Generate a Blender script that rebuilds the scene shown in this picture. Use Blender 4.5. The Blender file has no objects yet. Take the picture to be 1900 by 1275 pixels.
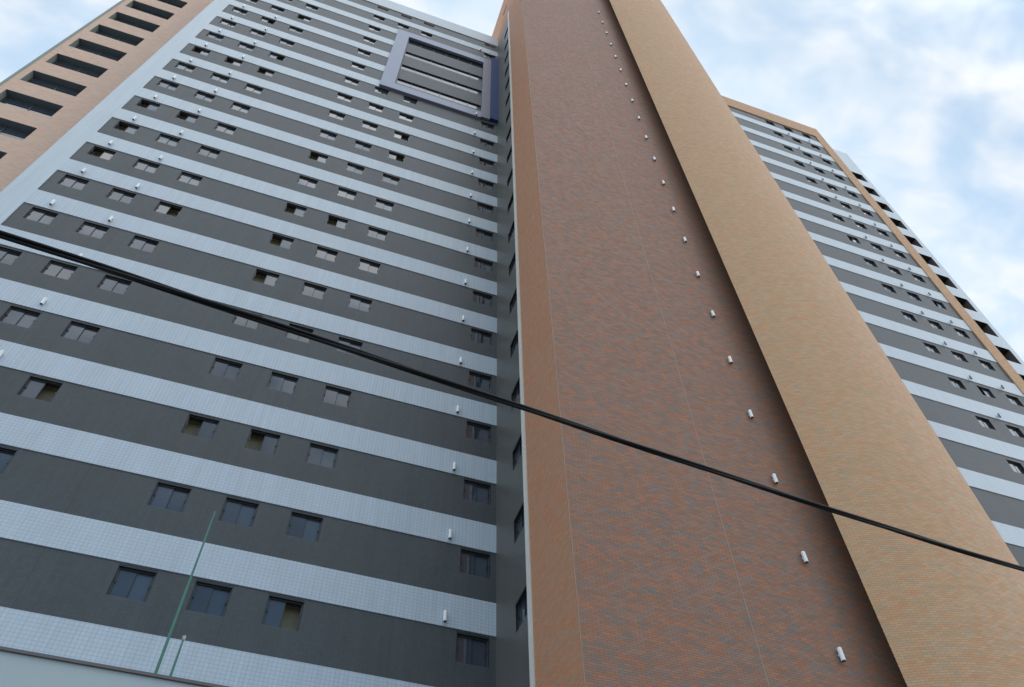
import bpy, math, random
from mathutils import Matrix, Vector
random.seed(7)
scene = bpy.context.scene
col = scene.collection
R = math.radians

# ------------------------------------------------------------------ camera
OZ = 16.756                      # ground is z = 0; facade heights below are given relative to the first white band
cam_d = bpy.data.cameras.new("camera"); cam = bpy.data.objects.new("camera", cam_d); col.objects.link(cam)
cam_d.sensor_width = 36.0; cam_d.lens = 36.0 * 1561.03 / 1900.0
cam_d.clip_start = 0.05; cam_d.clip_end = 5000
CAM = Vector((-6.25495, -18.77675, -15.10635))
RIGHT = Vector((0.9444735, -0.32832657, -0.0130946))
FWD = Vector((0.2005193, 0.54433287, 0.81455125))
FWD.normalize(); RIGHT = (RIGHT - FWD * RIGHT.dot(FWD)).normalized(); UP = RIGHT.cross(FWD)
M = Matrix((RIGHT, UP, -FWD)).transposed().to_4x4()
M.translation = CAM + Vector((0, 0, OZ))
cam.matrix_world = M
scene.camera = cam

# ------------------------------------------------------------------ light and sky
SUN_EL, SUN_AZ = 48.0, 14.0      # degrees; azimuth from +y towards +x: the sun stands behind the building
sun_d = bpy.data.lights.new("sun", 'SUN'); sun = bpy.data.objects.new("sun", sun_d); col.objects.link(sun)
sun_d.energy = 3.0; sun_d.angle = R(0.6); sun_d.color = (1.0, 0.95, 0.87)
sdir = Vector((math.sin(R(SUN_AZ)) * math.cos(R(SUN_EL)), math.cos(R(SUN_AZ)) * math.cos(R(SUN_EL)), math.sin(R(SUN_EL))))
sun.rotation_euler = sdir.to_track_quat('Z', 'Y').to_euler()
sun.location = (0, 40, 120)

world = bpy.data.worlds.new("World"); scene.world = world; world.use_nodes = True
wt = world.node_tree; wt.nodes.clear()
class NT:
    """small helper to write node trees"""
    def __init__(s, t): s.t = t
    def n(s, kind, **kw):
        nd = s.t.nodes.new(kind)
        for k, v in kw.items(): setattr(nd, k, v)
        return nd
    def link(s, a, b): s.t.links.new(a, b)
    def put(s, sock, v):
        if isinstance(v, bpy.types.NodeSocket): s.link(v, sock)
        else: sock.default_value = v
    def math(s, op, a, b=None, c=None, clamp=False):
        nd = s.n('ShaderNodeMath', operation=op, use_clamp=clamp)
        s.put(nd.inputs[0], a)
        if b is not None: s.put(nd.inputs[1], b)
        if c is not None: s.put(nd.inputs[2], c)
        return nd.outputs[0]
    def vec(s, x, y, z=0.0):
        nd = s.n('ShaderNodeCombineXYZ')
        for i, v in enumerate((x, y, z)): s.put(nd.inputs[i], v)
        return nd.outputs[0]
    def noise(s, v, scale, detail=3.0, rough=0.55, dist=0.0, out=0):
        nd = s.n('ShaderNodeTexNoise')
        if v is not None: s.link(v, nd.inputs['Vector'])
        nd.inputs['Scale'].default_value = scale; nd.inputs['Detail'].default_value = detail
        nd.inputs['Roughness'].default_value = rough; nd.inputs['Distortion'].default_value = dist
        return nd.outputs[out]
    def ramp(s, f, stops, interp='LINEAR'):
        nd = s.n('ShaderNodeValToRGB'); s.link(f, nd.inputs[0]); cr = nd.color_ramp; cr.interpolation = interp
        while len(cr.elements) < len(stops): cr.elements.new(0.5)
        for e, (p, c) in zip(cr.elements, stops):
            e.position = p; e.color = (*c, 1) if len(c) == 3 else c
        return nd.outputs[0]
    def remap(s, f, a, b, c=0.0, d=1.0):
        nd = s.n('ShaderNodeMapRange', interpolation_type='SMOOTHSTEP'); s.link(f, nd.inputs[0])
        for i, v in zip((1, 2, 3, 4), (a, b, c, d)): nd.inputs[i].default_value = v
        return nd.outputs[0]
    def mix(s, f, a, b, mode='MIX'):
        nd = s.n('ShaderNodeMix', data_type='RGBA', blend_type=mode)
        s.put(nd.inputs[0], f)
        s.put(nd.inputs[6], a if isinstance(a, bpy.types.NodeSocket) else (*a, 1))
        s.put(nd.inputs[7], b if isinstance(b, bpy.types.NodeSocket) else (*b, 1))
        return nd.outputs[2]

W = NT(wt)
sky = W.n('ShaderNodeTexSky', sky_type='NISHITA'); sky.sun_disc = False
sky.sun_elevation = R(SUN_EL); sky.sun_rotation = R(SUN_AZ)
sky.altitude = 20; sky.air_density = 1.0; sky.dust_density = 1.6; sky.ozone_density = 0.35
tc = W.n('ShaderNodeTexCoord'); sep = W.n('ShaderNodeSeparateXYZ'); W.link(tc.outputs['Generated'], sep.inputs[0])
dz = W.math('ADD', W.math('MAXIMUM', sep.outputs[2], 0.0), 0.12)
cu = W.math('DIVIDE', sep.outputs[0], dz); cv = W.math('DIVIDE', sep.outputs[1], dz)
cvec = W.vec(W.math('ADD', cu, 3.1), W.math('ADD', cv, 1.7), 0.0)
big = W.noise(cvec, 2.1, 3.0, 0.5, 0.2)
fine = W.noise(W.vec(W.math('MULTIPLY_ADD', cu, 1.0, 8.0), W.math('MULTIPLY', cv, 1.5), 4.0), 10.5, 3.0, 0.48, 0.25)
cl = W.math('ADD', W.math('MULTIPLY', big, 0.42), W.math('MULTIPLY', fine, 0.58))
cover = W.remap(cl, 0.35, 0.66)
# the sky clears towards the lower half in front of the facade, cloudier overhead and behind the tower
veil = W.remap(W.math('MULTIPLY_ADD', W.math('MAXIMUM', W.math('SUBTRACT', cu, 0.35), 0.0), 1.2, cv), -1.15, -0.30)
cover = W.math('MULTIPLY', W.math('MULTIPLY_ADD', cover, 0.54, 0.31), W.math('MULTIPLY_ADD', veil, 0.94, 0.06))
bg = W.n('ShaderNodeBackground'); bg.inputs['Strength'].default_value = 0.10
cloud_col = W.mix(W.remap(fine, 0.3, 0.7), (0.84, 0.92, 0.99), (1.0, 1.0, 1.0))
# clouds dimmed behind the tower; unseen ones in front boosted to light the facades
cloud_boost = W.remap(cv, 0.15, -0.35, 5.15, 16.0)
cloud_col = W.mix(1.0, cloud_col, W.vec(cloud_boost, cloud_boost, cloud_boost), 'MULTIPLY')
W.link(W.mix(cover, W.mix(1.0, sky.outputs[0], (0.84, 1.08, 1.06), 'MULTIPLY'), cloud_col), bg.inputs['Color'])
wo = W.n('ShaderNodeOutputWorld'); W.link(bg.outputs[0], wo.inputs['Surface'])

vs = scene.view_settings
vs.view_transform = 'Standard'; vs.look = 'None'; vs.exposure = 1.05; vs.gamma = 1.0; vs.use_curve_mapping = False

# ------------------------------------------------------------------ materials
def material(name):
    m = bpy.data.materials.new(name); m.use_nodes = True
    t = NT(m.node_tree); b = m.node_tree.nodes['Principled BSDF']
    return m, t, b
def uv_split(t):
    uv = t.n('ShaderNodeUVMap'); s = t.n('ShaderNodeSeparateXYZ'); t.link(uv.outputs[0], s.inputs[0])
    return s.outputs[0], s.outputs[1]
def cells(t, u, v, w, h, shift, gap):
    """grid of bricks or tiles: returns (random 0..1 per piece, second random, joint mask)"""
    row = t.math('DIVIDE', v, h); rf = t.math('FLOOR', row)
    cx = t.math('DIVIDE', u, w)
    if shift: cx = t.math('ADD', cx, t.math('MULTIPLY', t.math('MODULO', rf, 2.0), 0.5))
    cf = t.math('FLOOR', cx)
    wn = t.n('ShaderNodeTexWhiteNoise', noise_dimensions='2D'); t.link(t.vec(cf, rf), wn.inputs['Vector'])
    ss = t.n('ShaderNodeSeparateColor'); t.link(wn.outputs['Color'], ss.inputs[0])
    fu = t.math('SUBTRACT', cx, cf); fv = t.math('SUBTRACT', row, rf)
    j = t.math('MAXIMUM', t.math('LESS_THAN', fu, gap / w), t.math('LESS_THAN', fv, gap / h))
    return ss.outputs[0], ss.outputs[1], j
def bumped(t, b, height, strength, dist):
    bp = t.n('ShaderNodeBump'); bp.inputs['Strength'].default_value = strength; bp.inputs['Distance'].default_value = dist
    t.link(height, bp.inputs['Height']); t.link(bp.outputs[0], b.inputs['Normal'])

def tile_mat(name, base, grout, size, gap, vary, rough=0.28, stain=(0.9, 1.04), joints=None, spec=0.5):
    m, t, b = material(name); b.inputs['Specular IOR Level'].default_value = spec; u, v = uv_split(t)
    r1, r2, j = cells(t, u, v, size, size, False, gap)
    c = t.mix(t.math('MULTIPLY', r1, 1.0), [x * (1 - vary) for x in base], [min(1, x * (1 + vary)) for x in base])
    c = t.mix(j, c, grout)
    st = t.noise(t.vec(t.math('MULTIPLY', u, 1.0), t.math('MULTIPLY', v, 0.35)), 0.9, 5.0, 0.6)
    g = t.ramp(st, [(0.25, (stain[0],) * 3), (0.75, (stain[1],) * 3)])
    c = t.mix(1.0, c, g, 'MULTIPLY')
    # faint rain streaks
    sk = t.noise(t.vec(t.math('MULTIPLY', u, 7.0), t.math('MULTIPLY', v, 0.22)), 1.0, 4.0, 0.6)
    c = t.mix(1.0, c, t.ramp(sk, [(0.3, (0.93, 0.93, 0.925)), (0.7, (1.045, 1.045, 1.045))]), 'MULTIPLY')
    if joints:                                   # movement joints in the tiling
        acc = None
        for x in joints:
            d = t.math('LESS_THAN', t.math('ABSOLUTE', t.math('SUBTRACT', u, x)), 0.010)
            acc = d if acc is None else t.math('MAXIMUM', acc, d)
        c = t.mix(acc, c, [x * 0.72 for x in base])
    t.link(c, b.inputs['Base Color'])
    b.inputs['Roughness'].default_value = rough
    return m

def brick_mat(name, stops, mortar, patch=(0.9, 3.2), mixp=0.62, w=0.24, h=0.064, gap=0.010, rough=0.5, seams=None, seam_col=(0.3, 0.24, 0.22)):
    m, t, b = material(name); u, v = uv_split(t); b.inputs['Specular IOR Level'].default_value = 0.2
    r1, r2, j = cells(t, u, v, w, h, True, gap)
    # bricks come in batches: neighbouring bricks of a course tend to share a firing colour
    qx = t.math('MULTIPLY', t.math('FLOOR', t.math('DIVIDE', u, w)), w)
    qv = t.math('MULTIPLY', t.math('FLOOR', t.math('DIVIDE', v, h)), h)
    p = t.noise(t.vec(t.math('MULTIPLY', qx, patch[0]), t.math('MULTIPLY', qv, patch[1])), 1.0, 3.0, 0.62, 0.5)
    p = t.remap(p, 0.27, 0.73)
    f = t.math('ADD', t.math('MULTIPLY', p, mixp), t.math('MULTIPLY', r1, 1 - mixp))
    c = t.ramp(f, stops)
    c = t.mix(t.math('MULTIPLY', r2, 0.30), c, [x * 0.62 for x in stops[len(stops) // 2][1]])
    c = t.mix(j, c, mortar)
    if seams:
        acc = None
        for x in seams:
            d = t.math('LESS_THAN', t.math('ABSOLUTE', t.math('SUBTRACT', u, x)), 0.014)
            acc = d if acc is None else t.math('MAXIMUM', acc, d)
        c = t.mix(acc, c, seam_col)
    t.link(c, b.inputs['Base Color'])
    t.link(t.math('MULTIPLY_ADD', r2, 0.2, rough), b.inputs['Roughness'])
    bumped(t, b, t.math('SUBTRACT', t.math('MULTIPLY_ADD', r2, 0.3, 0.7), t.math('MULTIPLY', j, 0.9)), 0.5, 0.006)
    return m

def paint(name, c, rough=0.5, vary=0.06, scale=3.0, metallic=0.0, spec=0.5):
    m, t, b = material(name)
    g = t.n('ShaderNodeNewGeometry')
    n = t.noise(g.outputs['Position'], scale, 5.0, 0.6)
    t.link(t.mix(n, [x * (1 - vary * 2) for x in c], [min(1, x * (1 + vary * 2)) for x in c]), b.inputs['Base Color'])
    b.inputs['Roughness'].default_value = rough; b.inputs['Metallic'].default_value = metallic
    b.inputs['Specular IOR Level'].default_value = spec
    return m

def glass_mat(name, base, ior=2.0, wav=0.02):
    m, t, b = material(name)
    oi = t.n('ShaderNodeObjectInfo'); g = t.n('ShaderNodeNewGeometry')
    t.link(t.mix(oi.outputs['Random'], [x * 0.7 for x in base], [x * 1.4 for x in base]), b.inputs['Base Color'])
    b.inputs['Roughness'].default_value = 0.04; b.inputs['IOR'].default_value = ior
    bumped(t, b, t.noise(g.outputs['Position'], 2.3, 2.0), wav, 0.05)
    return m

JOINTS = (-15.0, -11.6, -7.05, -2.87, 20.4, 23.4)
MAT = {
 'white_tile': tile_mat('white ceramic tile', (0.475, 0.527, 0.600), (0.335, 0.38, 0.445), 0.1085, 0.011, 0.02, 0.42, (0.94, 1.03)),
 'white_tile_pale': tile_mat('white ceramic tile, pale joints', (0.472, 0.523, 0.592), (0.43, 0.50, 0.55), 0.1085, 0.010, 0.01, 0.42, (0.95, 1.03)),
 'dark_tile': tile_mat('charcoal ceramic tile', (0.067, 0.073, 0.078), (0.057, 0.062, 0.066), 0.1085, 0.010, 0.06, 0.48, (0.88, 1.10), JOINTS, 0.3),
 'return_tile': tile_mat('warm charcoal tile', (0.100, 0.102, 0.097), (0.088, 0.088, 0.083), 0.1085, 0.010, 0.05, 0.42, (0.94, 1.06), None, 0.3),
 'brick': brick_mat('mottled purple brick', [(0.0, (0.165, 0.18, 0.175)), (0.22, (0.24, 0.17, 0.142)), (0.45, (0.30, 0.163, 0.115)), (0.72, (0.37, 0.16, 0.09)), (1.0, (0.47, 0.155, 0.066))], (0.15, 0.102, 0.082), patch=(2.8, 4.8), mixp=0.57, w=0.195, seams=(4.25,), seam_col=(0.29, 0.20, 0.165)),
 'orange': brick_mat('orange brick slip', [(0.0, (0.39, 0.28, 0.205)), (0.35, (0.50, 0.275, 0.175)), (0.7, (0.56, 0.255, 0.14)), (1.0, (0.61, 0.215, 0.10))], (0.35, 0.195, 0.12), patch=(2.2, 4.2), w=0.195),
 'tan': brick_mat('tan brick slip', [(0.0, (0.42, 0.325, 0.23)), (0.3, (0.54, 0.36, 0.225)), (0.65, (0.60, 0.345, 0.195)), (1.0, (0.65, 0.28, 0.14))], (0.38, 0.235, 0.14), patch=(2.4, 4.4), mixp=0.62, w=0.20, rough=0.55),
 'tan_flat': brick_mat('pale orange brick slip', [(0.0, (0.60, 0.46, 0.38)), (0.5, (0.68, 0.455, 0.35)), (1.0, (0.74, 0.43, 0.31))], (0.54, 0.38, 0.30), patch=(1.4, 4.0)),
 'strip': paint('off white render', (0.66, 0.64, 0.60), 0.5),
 'trim': paint('grey metal trim', (0.30, 0.18, 0.125), 0.6),
 'plum': paint('darker purple grey frame tone', (0.125, 0.125, 0.18), 0.4, 0.05),  # darker tone for the right bar of the frame
 'ceiling': paint('teal grey balcony ceiling', (0.085, 0.12, 0.155), 0.6),
 'lav': paint('lavender blue paint', (0.165, 0.195, 0.30), 0.38, 0.04),
 'blue': paint('deep blue paint', (0.018, 0.042, 0.145), 0.5, 0.05, spec=0.15),
 'frame': paint('black aluminium', (0.016, 0.017, 0.020), 0.35, 0.1),
 'sash': paint('grey aluminium sash', (0.06, 0.064, 0.072), 0.35, 0.1),
 'glass': glass_mat('window glass', (0.036, 0.046, 0.064), 1.72),
 'ribbonglass': glass_mat('ribbon window glass', (0.030, 0.038, 0.052), 1.45),
 'room': paint('unlit room wall', (0.27, 0.24, 0.18), 0.8, 0.1),
 'jamb': paint('grey green render', (0.23, 0.255, 0.235), 0.7),
 'parapet': paint('pale painted parapet', (0.36, 0.40, 0.425), 0.55, 0.06, 0.7),
 'coping': paint('brown stone coping', (0.11, 0.095, 0.10), 0.6, 0.1),
 'roof': paint('grey roofing', (0.28, 0.27, 0.26), 0.9),
 'pole': paint('green painted steel', (0.035, 0.15, 0.105), 0.35, 0.1),
 'knob': paint('pale plastic cap', (0.40, 0.36, 0.36), 0.4),
 'vent': paint('white enamelled metal', (0.80, 0.81, 0.83), 0.28, 0.02),
 'shade_vent': paint('vent metal with painted shade', (0.17, 0.175, 0.19), 0.4, 0.03),  # right wing vents: shade of the open end put into the body colour
 'ventend': paint('painted vent opening shade', (0.12, 0.12, 0.13), 0.5),  # dark colour stands in for the shade inside the open tube
 'cable': paint('black cable sheath', (0.010, 0.010, 0.012), 0.6, 0.15, 30.0, spec=0.3),
 'asphalt': paint('asphalt', (0.055, 0.055, 0.056), 0.9, 0.2, 6.0),
 'paving': paint('concrete paving', (0.30, 0.29, 0.27), 0.85, 0.12, 4.0),
 'earth': paint('dry ground', (0.22, 0.19, 0.15), 0.95, 0.15, 0.5),
 'marking': paint('road marking', (0.70, 0.70, 0.66), 0.7, 0.1, 8.0),
}

# ------------------------------------------------------------------ mesh building
class MB:
    def __init__(s): s.v = []; s.f = []; s.uv = []; s.mi = []; s.smooth = []
    def face(s, pts, mi=0, uv=None, smooth=False):
        pts = [Vector(p) for p in pts]
        if uv is None:
            n = (pts[1] - pts[0]).cross(pts[2] - pts[0])
            a = [abs(x) for x in n]; k = a.index(max(a))
            uv = [((p.y, p.z) if k == 0 else (p.x, p.z) if k == 1 else (p.x, p.y)) for p in pts]
        i = len(s.v); s.v += pts; s.f.append(list(range(i, i + len(pts)))); s.uv += uv; s.mi.append(mi); s.smooth.append(smooth)
    def box(s, x0, x1, y0, y1, z0, z1, mi=0, skip=''):
        P = lambda x, y, z: (x, y, z)
        F = {'-x': [(x0,y1,z0),(x0,y0,z0),(x0,y0,z1),(x0,y1,z1)], '+x': [(x1,y0,z0),(x1,y1,z0),(x1,y1,z1),(x1,y0,z1)],
             '-y': [(x0,y0,z0),(x1,y0,z0),(x1,y0,z1),(x0,y0,z1)], '+y': [(x1,y1,z0),(x0,y1,z0),(x0,y1,z1),(x1,y1,z1)],
             '-z': [(x0,y1,z0),(x1,y1,z0),(x1,y0,z0),(x0,y0,z0)], '+z': [(x0,y0,z1),(x1,y0,z1),(x1,y1,z1),(x0,y1,z1)]}
        for k, p in F.items():
            if k not in skip: s.face(p, mi)
    def wall_y(s, y, xs, zs, holes, mi=0):
        """wall facing -y on the grid xs * zs without the cells lying inside a hole (x0,x1,z0,z1)"""
        xs = sorted(set(round(x, 4) for x in xs)); zs = sorted(set(round(z, 4) for z in zs))
        for a, b in zip(xs, xs[1:]):
            for c, d in zip(zs, zs[1:]):
                mx, mz = (a + b) / 2, (c + d) / 2
                if any(h[0] < mx < h[1] and h[2] < mz < h[3] for h in holes): continue
                s.face([(a, y, c), (b, y, c), (b, y, d), (a, y, d)], mi)
    def wall_x(s, x, ys, zs, holes, mi=0):
        """wall facing -x"""
        ys = sorted(set(round(v, 4) for v in ys)); zs = sorted(set(round(z, 4) for z in zs))
        for a, b in zip(ys, ys[1:]):
            for c, d in zip(zs, zs[1:]):
                my, mz = (a + b) / 2, (c + d) / 2
                if any(h[0] < my < h[1] and h[2] < mz < h[3] for h in holes): continue
                s.face([(x, b, c), (x, a, c), (x, a, d), (x, b, d)], mi)
    def tube(s, pts, r, n=10, mi=0, caps=True, radii=None):
        pts = [Vector(p) for p in pts]; rings = []
        ref = Vector((0, 0, 1))
        for i, p in enumerate(pts):
            t = (pts[min(i + 1, len(pts) - 1)] - pts[max(i - 1, 0)]).normalized()
            rf = ref if abs(t.dot(ref)) < 0.95 else Vector((1, 0, 0))
            a = t.cross(rf).normalized(); b = t.cross(a)
            rr = radii[i] if radii else r
            rings.append([p + a * (rr * math.cos(2 * math.pi * k / n)) + b * (rr * math.sin(2 * math.pi * k / n)) for k in range(n)])
        for i in range(len(rings) - 1):
            for k in range(n):
                q = (k + 1) % n
                s.face([rings[i][k], rings[i][q], rings[i + 1][q], rings[i + 1][k]], mi, [(k / n, i), ((k + 1) / n, i), ((k + 1) / n, i + 1), (k / n, i + 1)], True)
        if caps:
            s.face(rings[0][::-1], mi); s.face(rings[-1], mi)
    def mesh(s, name, mats, dz=0.0, merge=False):
        me = bpy.data.meshes.new(name)
        me.from_pydata([(p.x, p.y, p.z + dz) for p in s.v], [], s.f)
        lay = me.uv_layers.new(name='UVMap')
        for i, q in enumerate(s.uv): lay.data[i].uv = q
        for m in mats: me.materials.append(m)
        for p, mi, sm in zip(me.polygons, s.mi, s.smooth): p.material_index = mi; p.use_smooth = sm
        if merge:
            import bmesh
            bm = bmesh.new(); bm.from_mesh(me); bmesh.ops.remove_doubles(bm, verts=bm.verts, dist=1e-4); bm.to_mesh(me); bm.free()
        me.update()
        return me
    def build(s, name, mats, parent=None, merge=False):
        """fixed part in world coordinates (facade height + OZ)"""
        if not isinstance(mats, (list, tuple)): mats = [mats]
        o = bpy.data.objects.new(name, s.mesh(name, mats, OZ, merge)); col.objects.link(o)
        if parent: o.parent = parent
        return o
def tag(o, label, cat, group=None):
    o['label'] = label; o['category'] = cat
    if group: o['group'] = group
    return o
def structure(name, mb, mat, merge=False):
    o = mb.build(name, mat, None, merge); o['kind'] = 'structure'; return o
def place(name, me, parent, loc, rz=0.0, sc=(1, 1, 1)):
    o = bpy.data.objects.new(name, me); col.objects.link(o)
    o.parent = parent; o.location = loc; o.rotation_euler = (0, 0, rz); o.scale = sc
    return o

# ------------------------------------------------------------------ the setting: ground, road, pavement
GZ = -OZ
g = MB(); g.box(-900, 900, -900, 900, GZ - 1.0, GZ); structure('ground', g, MAT['earth'])
g = MB(); g.box(-300, 300, -26.0, -12.0, GZ - 0.5, GZ + 0.004); structure('road', g, MAT['asphalt'])
g = MB(); g.box(-300, 300, -12.0, -5.3, GZ - 0.5, GZ + 0.13); structure('pavement', g, MAT['paving'])
g = MB(); g.box(-300, 300, -32.0, -26.0, GZ - 0.5, GZ + 0.13); structure('pavement', g, MAT['paving'])
g = MB()
for i in range(-24, 24): g.box(i * 6.0, i * 6.0 + 3.0, -19.08, -18.96, GZ + 0.002, GZ + 0.008)
structure('road_marking', g, MAT['marking'])

# ------------------------------------------------------------------ the building
H = 2.9
ROWS = range(-1, 19)
XL, XB = -18.387, -19.285
WB = 1.085
bld = bpy.data.objects.new('apartment_building', None); col.objects.link(bld)
bld.location = (0, 0, 0)
tag(bld, 'tall apartment tower with grey and white striped facades, mottled brick front and rounded tan wall', 'building')

COLS = [(-18.03, -17.10), (-16.22, -15.29), (-14.40, -13.47), (-9.84, -8.91), (-7.97, -7.04), (-6.14, -5.21), (-1.11, -0.18)]
WZ0, WZ1 = 0.82, 1.77
FR = (-7.74, 0.0, 36.72, 49.1)                # blue frame on the facade
RIB = (-6.80, -1.08)
windows = []                                   # (x centre, y, z bottom, rotation, sx, sz, state)
OPEN = {(-1, 5): 'R', (1, 2): 'R', (1, 3): 'L', (1, 4): 'L', (5, 2): 'R', (4, 3): 'L', (6, 3): 'L', (6, 4): 'L', (6, 0): 'L', (7, 0): 'L', (8, 0): 'L', (8, 1): 'L',
        (8, 3): 'L', (11, 0): 'L', (11, 1): 'L', (11, 2): 'L', (12, 2): 'R', (3, 5): '', (9, 5): 'R', (14, 1): 'R', (15, 2): 'L', (10, 5): 'R', (2, 1): '', (5, 3): 'L'}
holes = []
for k in ROWS:
    for c, (a, b) in enumerate(COLS):
        if 13 <= k <= 16 and c >= 4: continue
        holes.append((a, b, k * H + WZ0, k * H + WZ1))
        windows.append(((a + b) / 2, 0.0, k * H + WZ0, 0.0, 1.0, 1.0, OPEN.get((k, c), ''), (k, c)))
    if 13 <= k <= 16: holes.append((RIB[0], RIB[1], k * H + 0.62, k * H + 1.57))
m = MB()
zs = [-8.5, 55.0] + [h[2] for h in holes] + [h[3] for h in holes]
xs = [XL, 0.0] + [h[0] for h in holes] + [h[1] for h in holes]
m.wall_y(0.0, xs, zs, holes)
m.build('striped_wall', MAT['dark_tile'], bld)
# white bands stand 25 mm proud of the dark tiling
for k in range(-2, 19):
    x1 = FR[0] if 13 <= k <= 17 else 0.0
    m = MB(); m.box(XL, x1, -0.025, 0.0, k * H - WB, k * H, skip='+y')
    m.build('white_band', MAT['white_tile' if k < 7 else 'white_tile_pale'], bld)
m = MB(); m.box(XB, 0.0, -0.05, 0.35, 53.8, 55.95); m.box(-18.6, -0.6, 0.35, 11.0, 53.8, 55.0)
m.build('roof_parapet', MAT['white_tile_pale'], bld)
m = MB(); m.box(XB, XL, -0.025, 11.0, -8.5, 53.8, skip='+z')
m.build('white_border', MAT['white_tile_pale'], bld)

# return wall between the striped wall and the tower, facing -x
rholes = []
for k in ROWS:
    rholes.append((-2.50, -1.61, k * H + WZ0, k * H + WZ1 - 0.05))
    if k <= 17: windows.append((0.0, -2.055, k * H + WZ0, -math.pi / 2, 0.955, 0.945, '', (k, 'ret')))
    else: rholes.pop()
m = MB(); m.wall_x(0.0, [-2.56, 0.0] + [h[0] for h in rholes] + [h[1] for h in rholes], [-8.5, 53.4] + [h[2] for h in rholes] + [h[3] for h in rholes], rholes)
m.build('return_wall', MAT['return_tile'], bld)
m = MB(); m.box(-0.035, 0.10, -2.80, -2.56, GZ, 54.3)
m.build('corner_strip', MAT['strip'], bld)
# tower: orange flank, mottled front, curved tan shell
BY, TOP = -5.4, 62.4
m = MB()
m.face([(0, -2.80, GZ), (0, BY, GZ), (0, BY, TOP), (0, -2.80, TOP)])
m.face([(0, 0.0, 53.4), (0, -2.80, 53.4), (0, -2.80, TOP), (0, 0.0, TOP)])
m.face([(0, 1.75, 53.8), (0, 0.0, 53.8), (0, 0.0, TOP), (0, 1.75, TOP)])
m.face([(9, 1.75, 50), (0, 1.75, 50), (0, 1.75, TOP), (9, 1.75, TOP)])
m.build('tower_flank', MAT['orange'], bld)
m = MB(); m.box(-0.03, 0.0, -2.28, -1.5, 57.75, 58.4); m.build('louvre_slot', MAT['frame'], bld)
m = MB()
m.face([(0, BY, GZ), (11.0, BY, GZ), (11.0, BY, TOP), (0, BY, TOP)])
m.face([(11.0, BY, GZ), (11.0, -6.6, GZ), (11.0, -6.6, TOP), (11.0, BY, TOP)])  # unseen closing wall added to keep stray light out of the recess
m.build('brick_front', MAT['brick'], bld)
m = MB(); m.box(-0.006, 0.018, BY - 0.008, BY + 0.012, GZ, TOP); m.build('corner_trim', MAT['trim'], bld)
CX, CY, CR, TH = 10.284, -0.92, 5.866, 0.30
a0, a1 = R(-120.0), R(-8.0)                   # direction from the centre of the arc
N = 72
m = MB()
def arc(r, a): return (CX + r * math.cos(a), CY + r * math.sin(a))
for i in range(N):
    p, q = a0 + (a1 - a0) * i / N, a0 + (a1 - a0) * (i + 1) / N
    (ax, ay), (bx, by) = arc(CR, p), arc(CR, q); (cx, cy), (dx, dy) = arc(CR - TH, max(p, a0 + 0.1)), arc(CR - TH, max(q, a0 + 0.1))
    u0, u1 = CR * (p - a0), CR * (q - a0)
    m.face([(ax, ay, GZ), (bx, by, GZ), (bx, by, TOP), (ax, ay, TOP)], 0, [(u0, GZ), (u1, GZ), (u1, TOP), (u0, TOP)], True)
    if q > a0 + 0.1: m.face([(dx, dy, GZ), (cx, cy, GZ), (cx, cy, TOP), (dx, dy, TOP)], 1, [(u1, GZ), (u0, GZ), (u0, TOP), (u1, TOP)], True)
    m.face([(ax, ay, TOP), (bx, by, TOP), (dx, dy, TOP), (cx, cy, TOP)])
(ax, ay), (cx, cy) = arc(CR, a0), arc(CR - TH, a0 + 0.1)
m.face([(cx, cy, GZ), (ax, ay, GZ), (ax, ay, TOP), (cx, cy, TOP)], 1)
m.build('curved_wall', [MAT['tan'], MAT['coping']], bld)  # second colour darkens the unseen inner face so the recess stays dark
m = MB(); m.face([(0, BY, TOP - 0.01), (7.7, BY, TOP - 0.01), (7.7, -5.9, TOP - 0.01), (9.9, -6.55, TOP - 0.01), (12.5, -6, TOP - 0.01), (15.4, -3, TOP - 0.01), (15.6, 1.75, TOP - 0.01), (0, 1.75, TOP - 0.01)])
m.build('tower_roof', MAT['roof'], bld)

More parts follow.
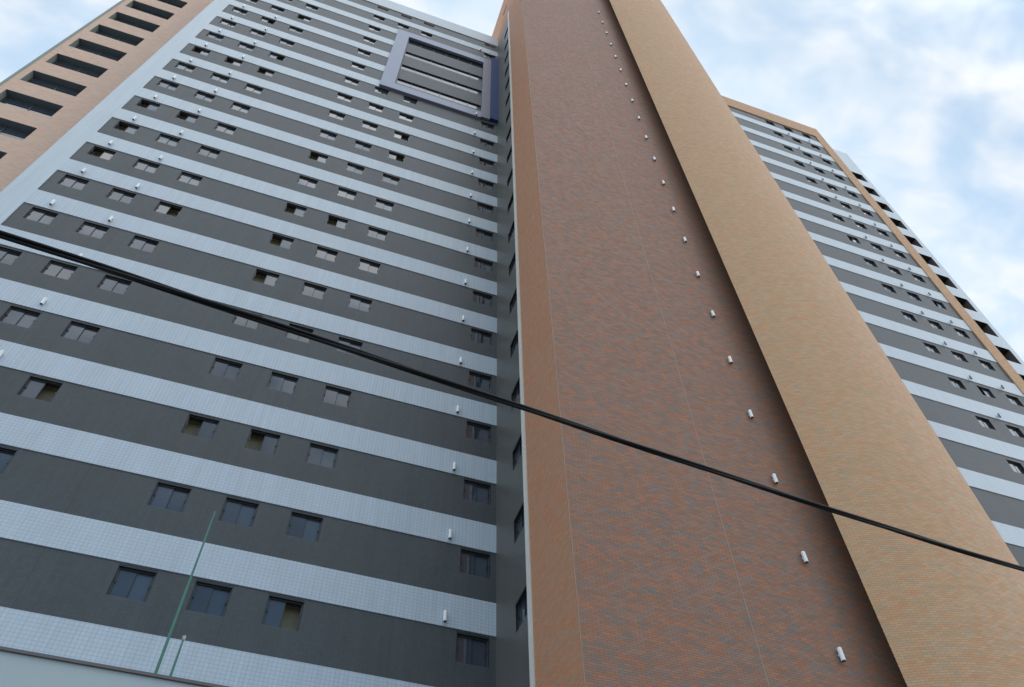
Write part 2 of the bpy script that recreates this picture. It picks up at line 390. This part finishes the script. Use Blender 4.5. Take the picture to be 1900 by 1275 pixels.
# orange balcony bay, set back on the left
OY = 1.93
OX = (-24.80, XB)
bal = [(-24.42, -21.78, 26.95 + j * H, 28.46 + j * H) for j in range(-9, 9)]
m = MB()
m.wall_y(OY, [OX[0], OX[1], -24.42, -21.78], [-8.5, 55.9] + [h[2] for h in bal] + [h[3] for h in bal], bal)
m.box(OX[0], OX[1], OY, 11.0, -8.5, 55.9, skip='-y')
m.build('balcony_bay_wall', MAT['tan_flat'], bld)
m = MB(); m.box(OX[0] - 0.10, OX[0] + 0.04, OY - 0.02, OY + 0.16, -8.5, 55.9); m.build('edge_trim', MAT['jamb'], bld)
def balcony(name, x0, x1, y, z0, z1, depth, jm):
    q = MB(); e = 0.004
    q.face([(x0, y + e, z0), (x0, y + depth, z0), (x0, y + depth, z1), (x0, y + e, z1)])
    q.face([(x1, y + depth, z0), (x1, y + e, z0), (x1, y + e, z1), (x1, y + depth, z1)])
    q.face([(x0, y + depth, z1), (x1, y + depth, z1), (x1, y + e, z1), (x0, y + e, z1)], 2)
    q.face([(x0, y + e, z0), (x1, y + e, z0), (x1, y + depth, z0), (x0, y + depth, z0)])
    q.face([(x0, y + depth, z0), (x1, y + depth, z0), (x1, y + depth, z1), (x0, y + depth, z1)], 1)
    b = q.build(name, [jm, MAT['frame'], MAT['ceiling'] if name == 'balcony' and y > 0 else MAT['frame']], bld)
    gl = MB(); yy = y + depth - 0.05
    gl.box(x0 + 0.03, x1 - 0.03, yy, yy + 0.02, z0, z1 - 0.05)
    gl.build('pane', MAT['glass'], b)
    fr = MB()
    for f in (0.0, 0.5, 1.0):
        xx = x0 + 0.05 + (x1 - x0 - 0.1) * f; fr.box(xx - 0.025, xx + 0.025, yy - 0.03, yy, z0, z1)
    for f in (0.33, 0.62): fr.box(x0 + 0.03, x1 - 0.03, yy - 0.025, yy - 0.002, z0 + (z1 - z0) * f - 0.012, z0 + (z1 - z0) * f + 0.012)
    fr.build('door_frame', MAT['sash'], b)
for h in bal: balcony('balcony', h[0], h[1], OY, h[2], h[3], 0.42, MAT['jamb'])

# right striped wing
RY = -2.24
RZ0, RWB = 6.664, 1.064
RC = [(22.28, 23.08), (23.97, 24.77), (25.67, 26.45)]
RX0, RX1, RX2 = 14.0, 27.08, 27.95
rh = []
for j in range(-4, 16):
    for c, (a, b) in enumerate(RC):
        z = RZ0 + j * H + 0.83
        if j == 15: z -= 0.52
        rh.append((a, b, z, z + 0.83)); windows.append(((a + b) / 2, RY, z, 0.0, (b - a) / 0.93, 0.83 / 0.95, 'L' if (j * 7 + c * 3) % 8 == 0 else '', (j, 'R%d' % c)))
m = MB(); m.wall_y(RY, [RX0, RX1] + [h[0] for h in rh] + [h[1] for h in rh], [GZ, 51.5] + [h[2] for h in rh] + [h[3] for h in rh], rh)
m.build('striped_wall', MAT['dark_tile'], bld)
for j in range(-6, 16):
    m = MB(); m.box(RX0, RX1, RY - 0.025, RY, RZ0 + j * H - RWB, RZ0 + j * H, skip='+y'); m.build('white_band', MAT['white_tile_pale'], bld)
m = MB()
m.box(RX0, RX2, RY - 0.07, RY + 0.3, 51.5, 53.75)
m.box(RX1, RX2, RY - 0.07, 9.0, GZ, 51.5, skip='+z')
m.box(RX0, RX2, RY + 0.3, 9.0, 51.5, 53.0)
m.build('wing_border', MAT['tan'], bld)
# white balcony stack beyond the right wing
QY = -0.13
fb = [(29.6, 33.60, 25.38 + j * H, 26.93 + j * H) for j in range(-8, 10)]
m = MB()
m.wall_y(QY, [RX2 + 0.002, 34.02, 29.6, 33.60], [GZ, 58.1] + [h[2] for h in fb] + [h[3] for h in fb], fb)
m.box(RX2 + 0.002, 34.02, QY, 9.0, GZ, 58.1, skip='-y')
m.build('balcony_stack_wall', MAT['white_tile_pale'], bld)
for h in fb: balcony('balcony', h[0], h[1], QY, h[2], h[3], 0.8, MAT['coping'])

# blue frame with ribbon windows
m = MB(); d = -0.16
m.box(-7.74, -6.86, d, 0.0, 36.72, 49.1, skip='+y')
m.box(-6.86, -1.15, d, 0.0, 36.72, 37.72, skip='+y'); m.box(-6.86, -1.15, d, 0.0, 48.05, 49.1, skip='+y')
m.box(-1.15, -0.55, d + 0.002, 0.0, 36.9, 49.2, 1, skip='+y')
fr = m.build('facade_frame', [MAT['lav'], MAT['plum']], bld)
m = MB(); m.box(-0.55, -0.002, -0.22, 0.0, 37.0, 49.75, skip='+y'); m.build('blue_panel', MAT['blue'], fr)
for k in range(13, 17):
    z0, z1 = k * H + 0.62, k * H + 1.57; x0, x1 = RIB
    q = MB(); e = 0.003
    q.box(x0, x1, e, 0.24, z1 - 0.02, z1 - 0.001); q.box(x0, x1, e, 0.24, z0 + 0.001, z0 + 0.02)
    q.box(x0 + 0.001, x0 + 0.02, e, 0.24, z0 + 0.02, z1 - 0.02); q.box(x1 - 0.02, x1 - 0.001, e, 0.24, z0 + 0.02, z1 - 0.02)
    n = 6
    for i in range(1, n):
        xx = x0 + (x1 - x0) * i / n; q.box(xx - 0.015, xx + 0.015, 0.055, 0.085, z0 + 0.02, z1 - 0.02)
    w = q.build('ribbon_window', MAT['frame'], bld)
    q = MB(); q.box(x0 + 0.02, x1 - 0.02, 0.085, 0.10, z0 + 0.02, z1 - 0.02); q.build('pane', MAT['ribbonglass'], w)

# ------------------------------------------------------------------ windows
def frame_mesh(mb):
    w, h, e = 0.465, 0.95, 0.003
    mb.box(-w, w, e, 0.25, h - 0.065, h - 0.001, 0); mb.box(-w, w, e, 0.25, 0.001, 0.02, 1)
    mb.box(-w + 0.001, -w + 0.02, e, 0.25, 0.02, h - 0.05, 0); mb.box(w - 0.02, w - 0.001, e, 0.25, 0.02, h - 0.05, 0)
    for s in (-1, 1): mb.box(s * (w - 0.035) - 0.015, s * (w - 0.035) + 0.015, 0.070, 0.090, 0.02, h - 0.05, 1)
    mb.box(-w + 0.05, w - 0.05, 0.070, 0.090, h - 0.09, h - 0.065, 1); mb.box(-w + 0.05, w - 0.05, 0.070, 0.090, 0.02, 0.05, 1)
    for s in (-1, 1): mb.box(s * 0.405 - 0.02, s * 0.405 + 0.02, 0.056, 0.070, 0.44, 0.53, 0)       # lock
def pane_mesh(mb, x0, x1, y):
    h = 0.95
    mb.box(x0 + 0.022, x1 - 0.022, y, y + 0.006, 0.05, h - 0.08, 0)
    for xx in (x0, x1 - 0.022): mb.box(xx, xx + 0.022, y - 0.008, y + 0.012, 0.05, h - 0.05, 1)
def room_mesh(mb):
    w, h, D = 0.44, 0.93, 0.42
    mb.face([(-w, 0.26, 0.02), (-w, D, 0.02), (-w, D, h), (-w, 0.26, h)]); mb.face([(w, D, 0.02), (w, 0.26, 0.02), (w, 0.26, h), (w, D, h)])
    mb.face([(-w, D, 0.02), (w, D, 0.02), (w, D, h), (-w, D, h)]); mb.face([(-w, D, h), (w, D, h), (w, 0.26, h), (-w, 0.26, h)])
    mb.face([(-w, 0.26, 0.02), (w, 0.26, 0.02), (w, D, 0.02), (-w, D, 0.02)])
_m = MB(); frame_mesh(_m); ME_FRAME = _m.mesh('window_frame', [MAT['frame'], MAT['sash']])
_m = MB(); pane_mesh(_m, -0.415, 0.011, 0.094); ME_PL = _m.mesh('pane_left', [MAT['glass'], MAT['frame']])
_m = MB(); pane_mesh(_m, -0.011, 0.415, 0.116); ME_PR = _m.mesh('pane_right', [MAT['glass'], MAT['frame']])
_m = MB(); room_mesh(_m); ME_ROOM = _m.mesh('room', [MAT['room']])

def project(p):
    d = Vector(p) - CAM; z = d.dot(FWD)
    return (512 + 1561.03 * 1024 / 1900 * d.dot(RIGHT) / z, 343.5 - 1561.03 * 1024 / 1900 * d.dot(UP) / z) if z > 0 else None
def area(w):
    x, y, z, rz, sx, sz = w[:6]
    if rz: pts = [(x, y + s * 0.44, zz) for s, zz in ((-1, z), (1, z), (1, z + 0.9), (-1, z + 0.9))]
    else: pts = [(x + s * 0.465 * sx, y, zz) for s, zz in ((-1, z), (1, z), (1, z + 0.95 * sz), (-1, z + 0.95 * sz))]
    q = [project(p) for p in pts]
    if any(v is None for v in q): return 0
    if max(v[0] for v in q) < 2 or min(v[0] for v in q) > 1022 or max(v[1] for v in q) < 2 or min(v[1] for v in q) > 685: return 0
    if x > 10 and math.degrees(math.atan2(x - CAM.x, y - CAM.y)) < 57.2: return 0
    return abs(sum(q[i][0] * q[(i + 1) % 4][1] - q[(i + 1) % 4][0] * q[i][1] for i in range(4))) / 2
ranked = sorted(windows, key=area, reverse=True)
rest = MB()
for i, (x, y, z, rz, sx, sz, st, idx) in enumerate(ranked):
    loc, sc = (x, y, z + OZ), (sx, 1.0, sz)
    if i < 100:
        w = place('window', ME_FRAME, bld, loc, rz, sc)
        off = {'L': (0.404, 0.0), 'R': (0.0, -0.404)}.get(st, (0.0, 0.0))
        for me, dx in ((ME_PL, off[0]), (ME_PR, off[1])):
            p = place('pane', me, w, (dx, 0, 0))
        if st: place('room_behind', ME_ROOM, w, (0, 0, 0))
    else:
        s = MB(); frame_mesh(s); nf = len(s.f)
        off = {'L': (0.404, 0.0), 'R': (0.0, -0.404)}.get(st, (0.0, 0.0))
        pane_mesh(s, -0.415 + off[0], 0.011 + off[0], 0.094); pane_mesh(s, -0.011 + off[1], 0.415 + off[1], 0.116); n2 = len(s.f)
        if st: room_mesh(s)
        T = Matrix.Translation((x, y, z)) @ Matrix.Rotation(rz, 4, 'Z') @ Matrix.Diagonal((sx, 1, sz, 1))
        base = len(rest.v); rest.v += [T @ v for v in s.v]
        rest.f += [[a + base for a in f] for f in s.f]; rest.uv += s.uv; rest.smooth += s.smooth
        rest.mi += [mi if i2 < nf else ((2 if mi == 0 else 0) if i2 < n2 else 3) for i2, mi in enumerate(s.mi)]
o = rest.build('window', [MAT['frame'], MAT['sash'], MAT['glass'], MAT['room']], bld); o['kind'] = 'stuff'

# rear walls, plus unseen inner sheets added to stop light leaking through window gaps
m = MB()
m.face([(0, 11.0, -8.5), (XL, 11.0, -8.5), (XL, 11.0, 53.8), (0, 11.0, 53.8)])
m.face([(15.0, 9.0, GZ), (0, 9.0, GZ), (0, 9.0, 55.0), (15.0, 9.0, 55.0)])
m.face([(0, 11.0, -8.5), (0, 11.0, 53.8), (0, 0.9, 53.8), (0, 0.9, -8.5)])
m.face([(15.0, 9.0, GZ), (15.0, 1.75, GZ), (15.0, 1.75, TOP), (15.0, 9.0, 55.0)])
m.face([(15.0, 9.0, 55.0), (15.0, 1.75, 55.0), (0, 1.75, 55.0), (0, 9.0, 55.0)])
m.face([(0, 1.75, GZ), (0, 9.0, GZ), (0, 9.0, 55.0), (0, 1.75, 55.0)])
m.face([(RX1, 9.0, GZ), (15.0, 9.0, GZ), (15.0, 9.0, 53.0), (RX1, 9.0, 53.0)])
m.face([(XL, 0.95, -8.5), (XL, 0.95, 53.8), (-0.3, 0.95, 53.8), (-0.3, 0.95, -8.5)])
m.face([(0.95, -2.9, -8.5), (0.95, 0.0, -8.5), (0.95, 0.0, 53.4), (0.95, -2.9, 53.4)])
m.face([(0.0, -2.79, -8.5), (0.95, -2.79, -8.5), (0.95, -2.79, 53.4), (0.0, -2.79, 53.4)])
m.build('rear_and_seal_wall', MAT['tan_flat'], bld)

# podium under the striped wall: its parapet closes the picture at the bottom left
m = MB()
m.box(-60, 0.0, BY + 0.1, 11.0, GZ, -7.75, skip='+y')
m.box(-60, 0.0, BY + 0.1, BY + 0.3, -7.75, -7.085)
m.build('podium_wall', MAT['parapet'], bld)
m = MB(); m.box(-60, -0.002, BY + 0.06, BY + 0.36, -7.085, -7.03); m.build('podium_coping', MAT['coping'], bld)

# ------------------------------------------------------------------ white wall vents
def vent_mesh(mats):
    q = MB(); n = 14; r = 0.054
    zs_ = [(-0.165, 0.050), (-0.156, r), (-0.05, r), (0.11, r), (0.158, r), (0.168, 0.048)]
    for (za, ra), (zb, rb) in zip(zs_, zs_[1:]):
        for k in range(n):
            a, b = 2 * math.pi * k / n, 2 * math.pi * (k + 1) / n
            q.face([(ra * math.cos(a), ra * math.sin(a), za), (ra * math.cos(b), ra * math.sin(b), za), (rb * math.cos(b), rb * math.sin(b), zb), (rb * math.cos(a), rb * math.sin(a), zb)], 0, smooth=True)
    q.face([(0.050 * math.cos(-2 * math.pi * k / n), 0.050 * math.sin(-2 * math.pi * k / n), -0.164) for k in range(n)], 1)  # flat disc painted as the shaded open bottom
    q.face([(0.048 * math.cos(2 * math.pi * k / n), 0.048 * math.sin(2 * math.pi * k / n), 0.167) for k in range(n)], 0)
    q.tube([(0, 0.05, 0.02), (0, 0.072, 0.02)], 0.02, 10, 0)
    q.tube([(0, 0.070, 0.02), (0, 0.076, 0.02)], 0.035, 12, 0)
    return q.mesh('wall_vent', mats)
ME_VENT = vent_mesh([MAT['vent'], MAT['ventend']]); ME_SHADE_VENT = vent_mesh([MAT['shade_vent'], MAT['ventend']])
ORD = ['lowest', 'second lowest', 'third lowest', 'fourth lowest', 'fifth lowest', 'sixth lowest', 'seventh lowest', 'eighth lowest', 'ninth lowest', 'tenth lowest', 'eleventh lowest',
       'twelfth lowest', 'thirteenth lowest', 'fourteenth lowest', 'fifteenth lowest', 'sixteenth lowest', 'seventeenth lowest', 'eighteenth lowest', 'nineteenth lowest', 'twentieth lowest', 'twenty-first lowest']
def vents(pts, phrase, group, me=None, size=1.0):
    pts = sorted(pts, key=lambda p: p[2])
    for i, p in enumerate(pts):
        o = bpy.data.objects.new('wall_vent', me or ME_VENT); col.objects.link(o); o.scale = (size,) * 3; o.location = (p[0], p[1], p[2] + OZ)
        w = 'topmost' if i == len(pts) - 1 else ORD[i]
        tag(o, phrase % w, 'vent', group)
vents([(6.39 - 0.0035 * (i - 8) * (i > 10), BY - 0.076, -3.82 + 2.787 * i) for i in range(21)], 'white cylinder vent on the mottled brick front, %s of its column', 'vents up the brick front')
vents([(-1.476, -0.025 - 0.076, k * H - 0.82) for k in range(0, 13)] + [(-1.476, -d_ - 0.076, 13 * H - 0.82) for d_ in (0.16,)], 'white vent on a white band beside the inner corner, %s of its column', 'vents beside the inner corner')
o = bpy.data.objects.new('wall_vent', ME_VENT); col.objects.link(o); o.location = (-1.41, -0.101, 51.3 + OZ)
tag(o, 'white cylinder vent on the band just above the blue frame near the roof', 'vent', 'vents beside the inner corner')
vents([(-17.54, -0.101, k * H - 0.72) for k in range(5, 16)], 'white vent in the vent column nearest the left border, %s in view', 'vents along the left edge')
vents([(-15.44, -0.101, k * H - 0.72) for k in range(2, 16)], 'white vent in the second vent column from the left, %s in view', 'vents along the left edge')
vents([(23.85, RY - 0.101, RZ0 + j * H - 0.85) for j in range(3, 16)], 'small shade-painted vent on right wing, column nearer the rounded wall, %s in view', 'vents on the right wing', ME_SHADE_VENT, 0.75)
vents([(25.75, RY - 0.101, RZ0 + j * H - 0.85) for j in range(3, 16)], 'small shade-painted vent on right wing, column nearer its tan border, %s in view', 'vents on the right wing', ME_SHADE_VENT, 0.75)

# ------------------------------------------------------------------ green poles on the podium parapet
def pole(x, top, r, label, knob):
    e = bpy.data.objects.new('green_pole', None); col.objects.link(e); e.location = (x, BY + 0.21, -7.03 + OZ)
    q = MB(); L = top + 7.03
    q.tube([(0, 0, 0), (0, 0, 0.02)], r * 1.9, 12); q.tube([(0, 0, 0.02), (0, 0, L * 0.5), (0, 0, L)], r, 10, radii=[r, r * 0.85, r * 0.6])
    o = bpy.data.objects.new('shaft', q.mesh('shaft', [MAT['pole']])); col.objects.link(o); o.parent = e
    if knob:
        q = MB(); q.tube([(0, 0, L), (0, 0, L + 0.03), (0, 0, L + 0.07), (0, 0, L + 0.09)], r, 10, radii=[r * 0.9, r * 1.35, r * 1.35, r * 0.6])
        o = bpy.data.objects.new('cap', q.mesh('cap', [MAT['knob']])); col.objects.link(o); o.parent = e
    tag(e, label, 'pole', 'green poles on the podium parapet')
pole(-7.60, -3.37, 0.027, 'tall thin green pole standing on the podium parapet at lower left', False)
pole(-7.36, -6.26, 0.023, 'short green pole with pale cap standing beside the tall green pole', True)

# ------------------------------------------------------------------ overhead cable: three twisted strands across the street
PIX = [(0, 437), (133, 477), (267, 519), (500, 598), (713, 671), (922, 743), (1248, 849), (1500, 932), (1700, 995), (1898, 1057)]
def pray(u, v): return (FWD + RIGHT * ((u - 950) / 1561.03) - UP * ((v - 637.5) / 1561.03)).normalized()
A = CAM + pray(*PIX[0]) * 7.0
B = CAM + pray(*PIX[-1]) * 10.2
nrm = Vector((B.y - A.y, A.x - B.x, 0)).normalized()
cpts = [CAM + pray(u, v) * ((A - CAM).dot(nrm) / pray(u, v).dot(nrm)) for u, v in PIX]
dirh = (B - A); dirh.z = 0; Lh = dirh.length; dirh.normalize()
S = [(p - A).dot(dirh) for p in cpts]; Zc = [p.z for p in cpts]
# least squares cubic through the hanging span
def fit(x, y, deg):
    n = deg + 1; A_ = [[sum(v ** (i + j) for v in x) for j in range(n)] + [sum(v ** i * w for v, w in zip(x, y))] for i in range(n)]
    for i in range(n):
        p = max(range(i, n), key=lambda k: abs(A_[k][i])); A_[i], A_[p] = A_[p], A_[i]
        for k in range(n):
            if k != i:
                f = A_[k][i] / A_[i][i]; A_[k] = [a - f * b for a, b in zip(A_[k], A_[i])]
    return [A_[i][n] / A_[i][i] for i in range(n)]
SC = [v / Lh for v in S]; CF = fit(SC, Zc, 3)
def cable_z(s):
    t = s / Lh; e = 0.0
    tc_ = min(max(t, 0.0), 1.0)
    z = sum(c * tc_ ** i for i, c in enumerate(CF))
    sl = sum(i * c * tc_ ** (i - 1) for i, c in enumerate(CF) if i)
    return z + sl * (t - tc_)
cab = bpy.data.objects.new('overhead_cable', None); col.objects.link(cab); cab.location = (A.x, A.y, A.z + OZ)
tag(cab, 'black twisted overhead cable crossing in front of the building from left to lower right', 'cable')
side = nrm
for k in range(3):
    q = MB(); pts = []
    n = 420
    for i in range(n + 1):
        s = -2.0 * Lh + 5.0 * Lh * i / n
        ph = s * 1.15 + k * 2 * math.pi / 3
        rr = 0.0125 + 0.005 * min(1.0, max(0.0, 1 - s / (0.45 * Lh)))
        pts.append(dirh * s + side * (rr * math.cos(ph)) + Vector((0, 0, cable_z(s) - A.z + rr * math.sin(ph))))
    q.tube(pts, 0.0138, 8)
    o = bpy.data.objects.new('strand', q.mesh('strand', [MAT['cable']], merge=True)); col.objects.link(o); o.parent = cab
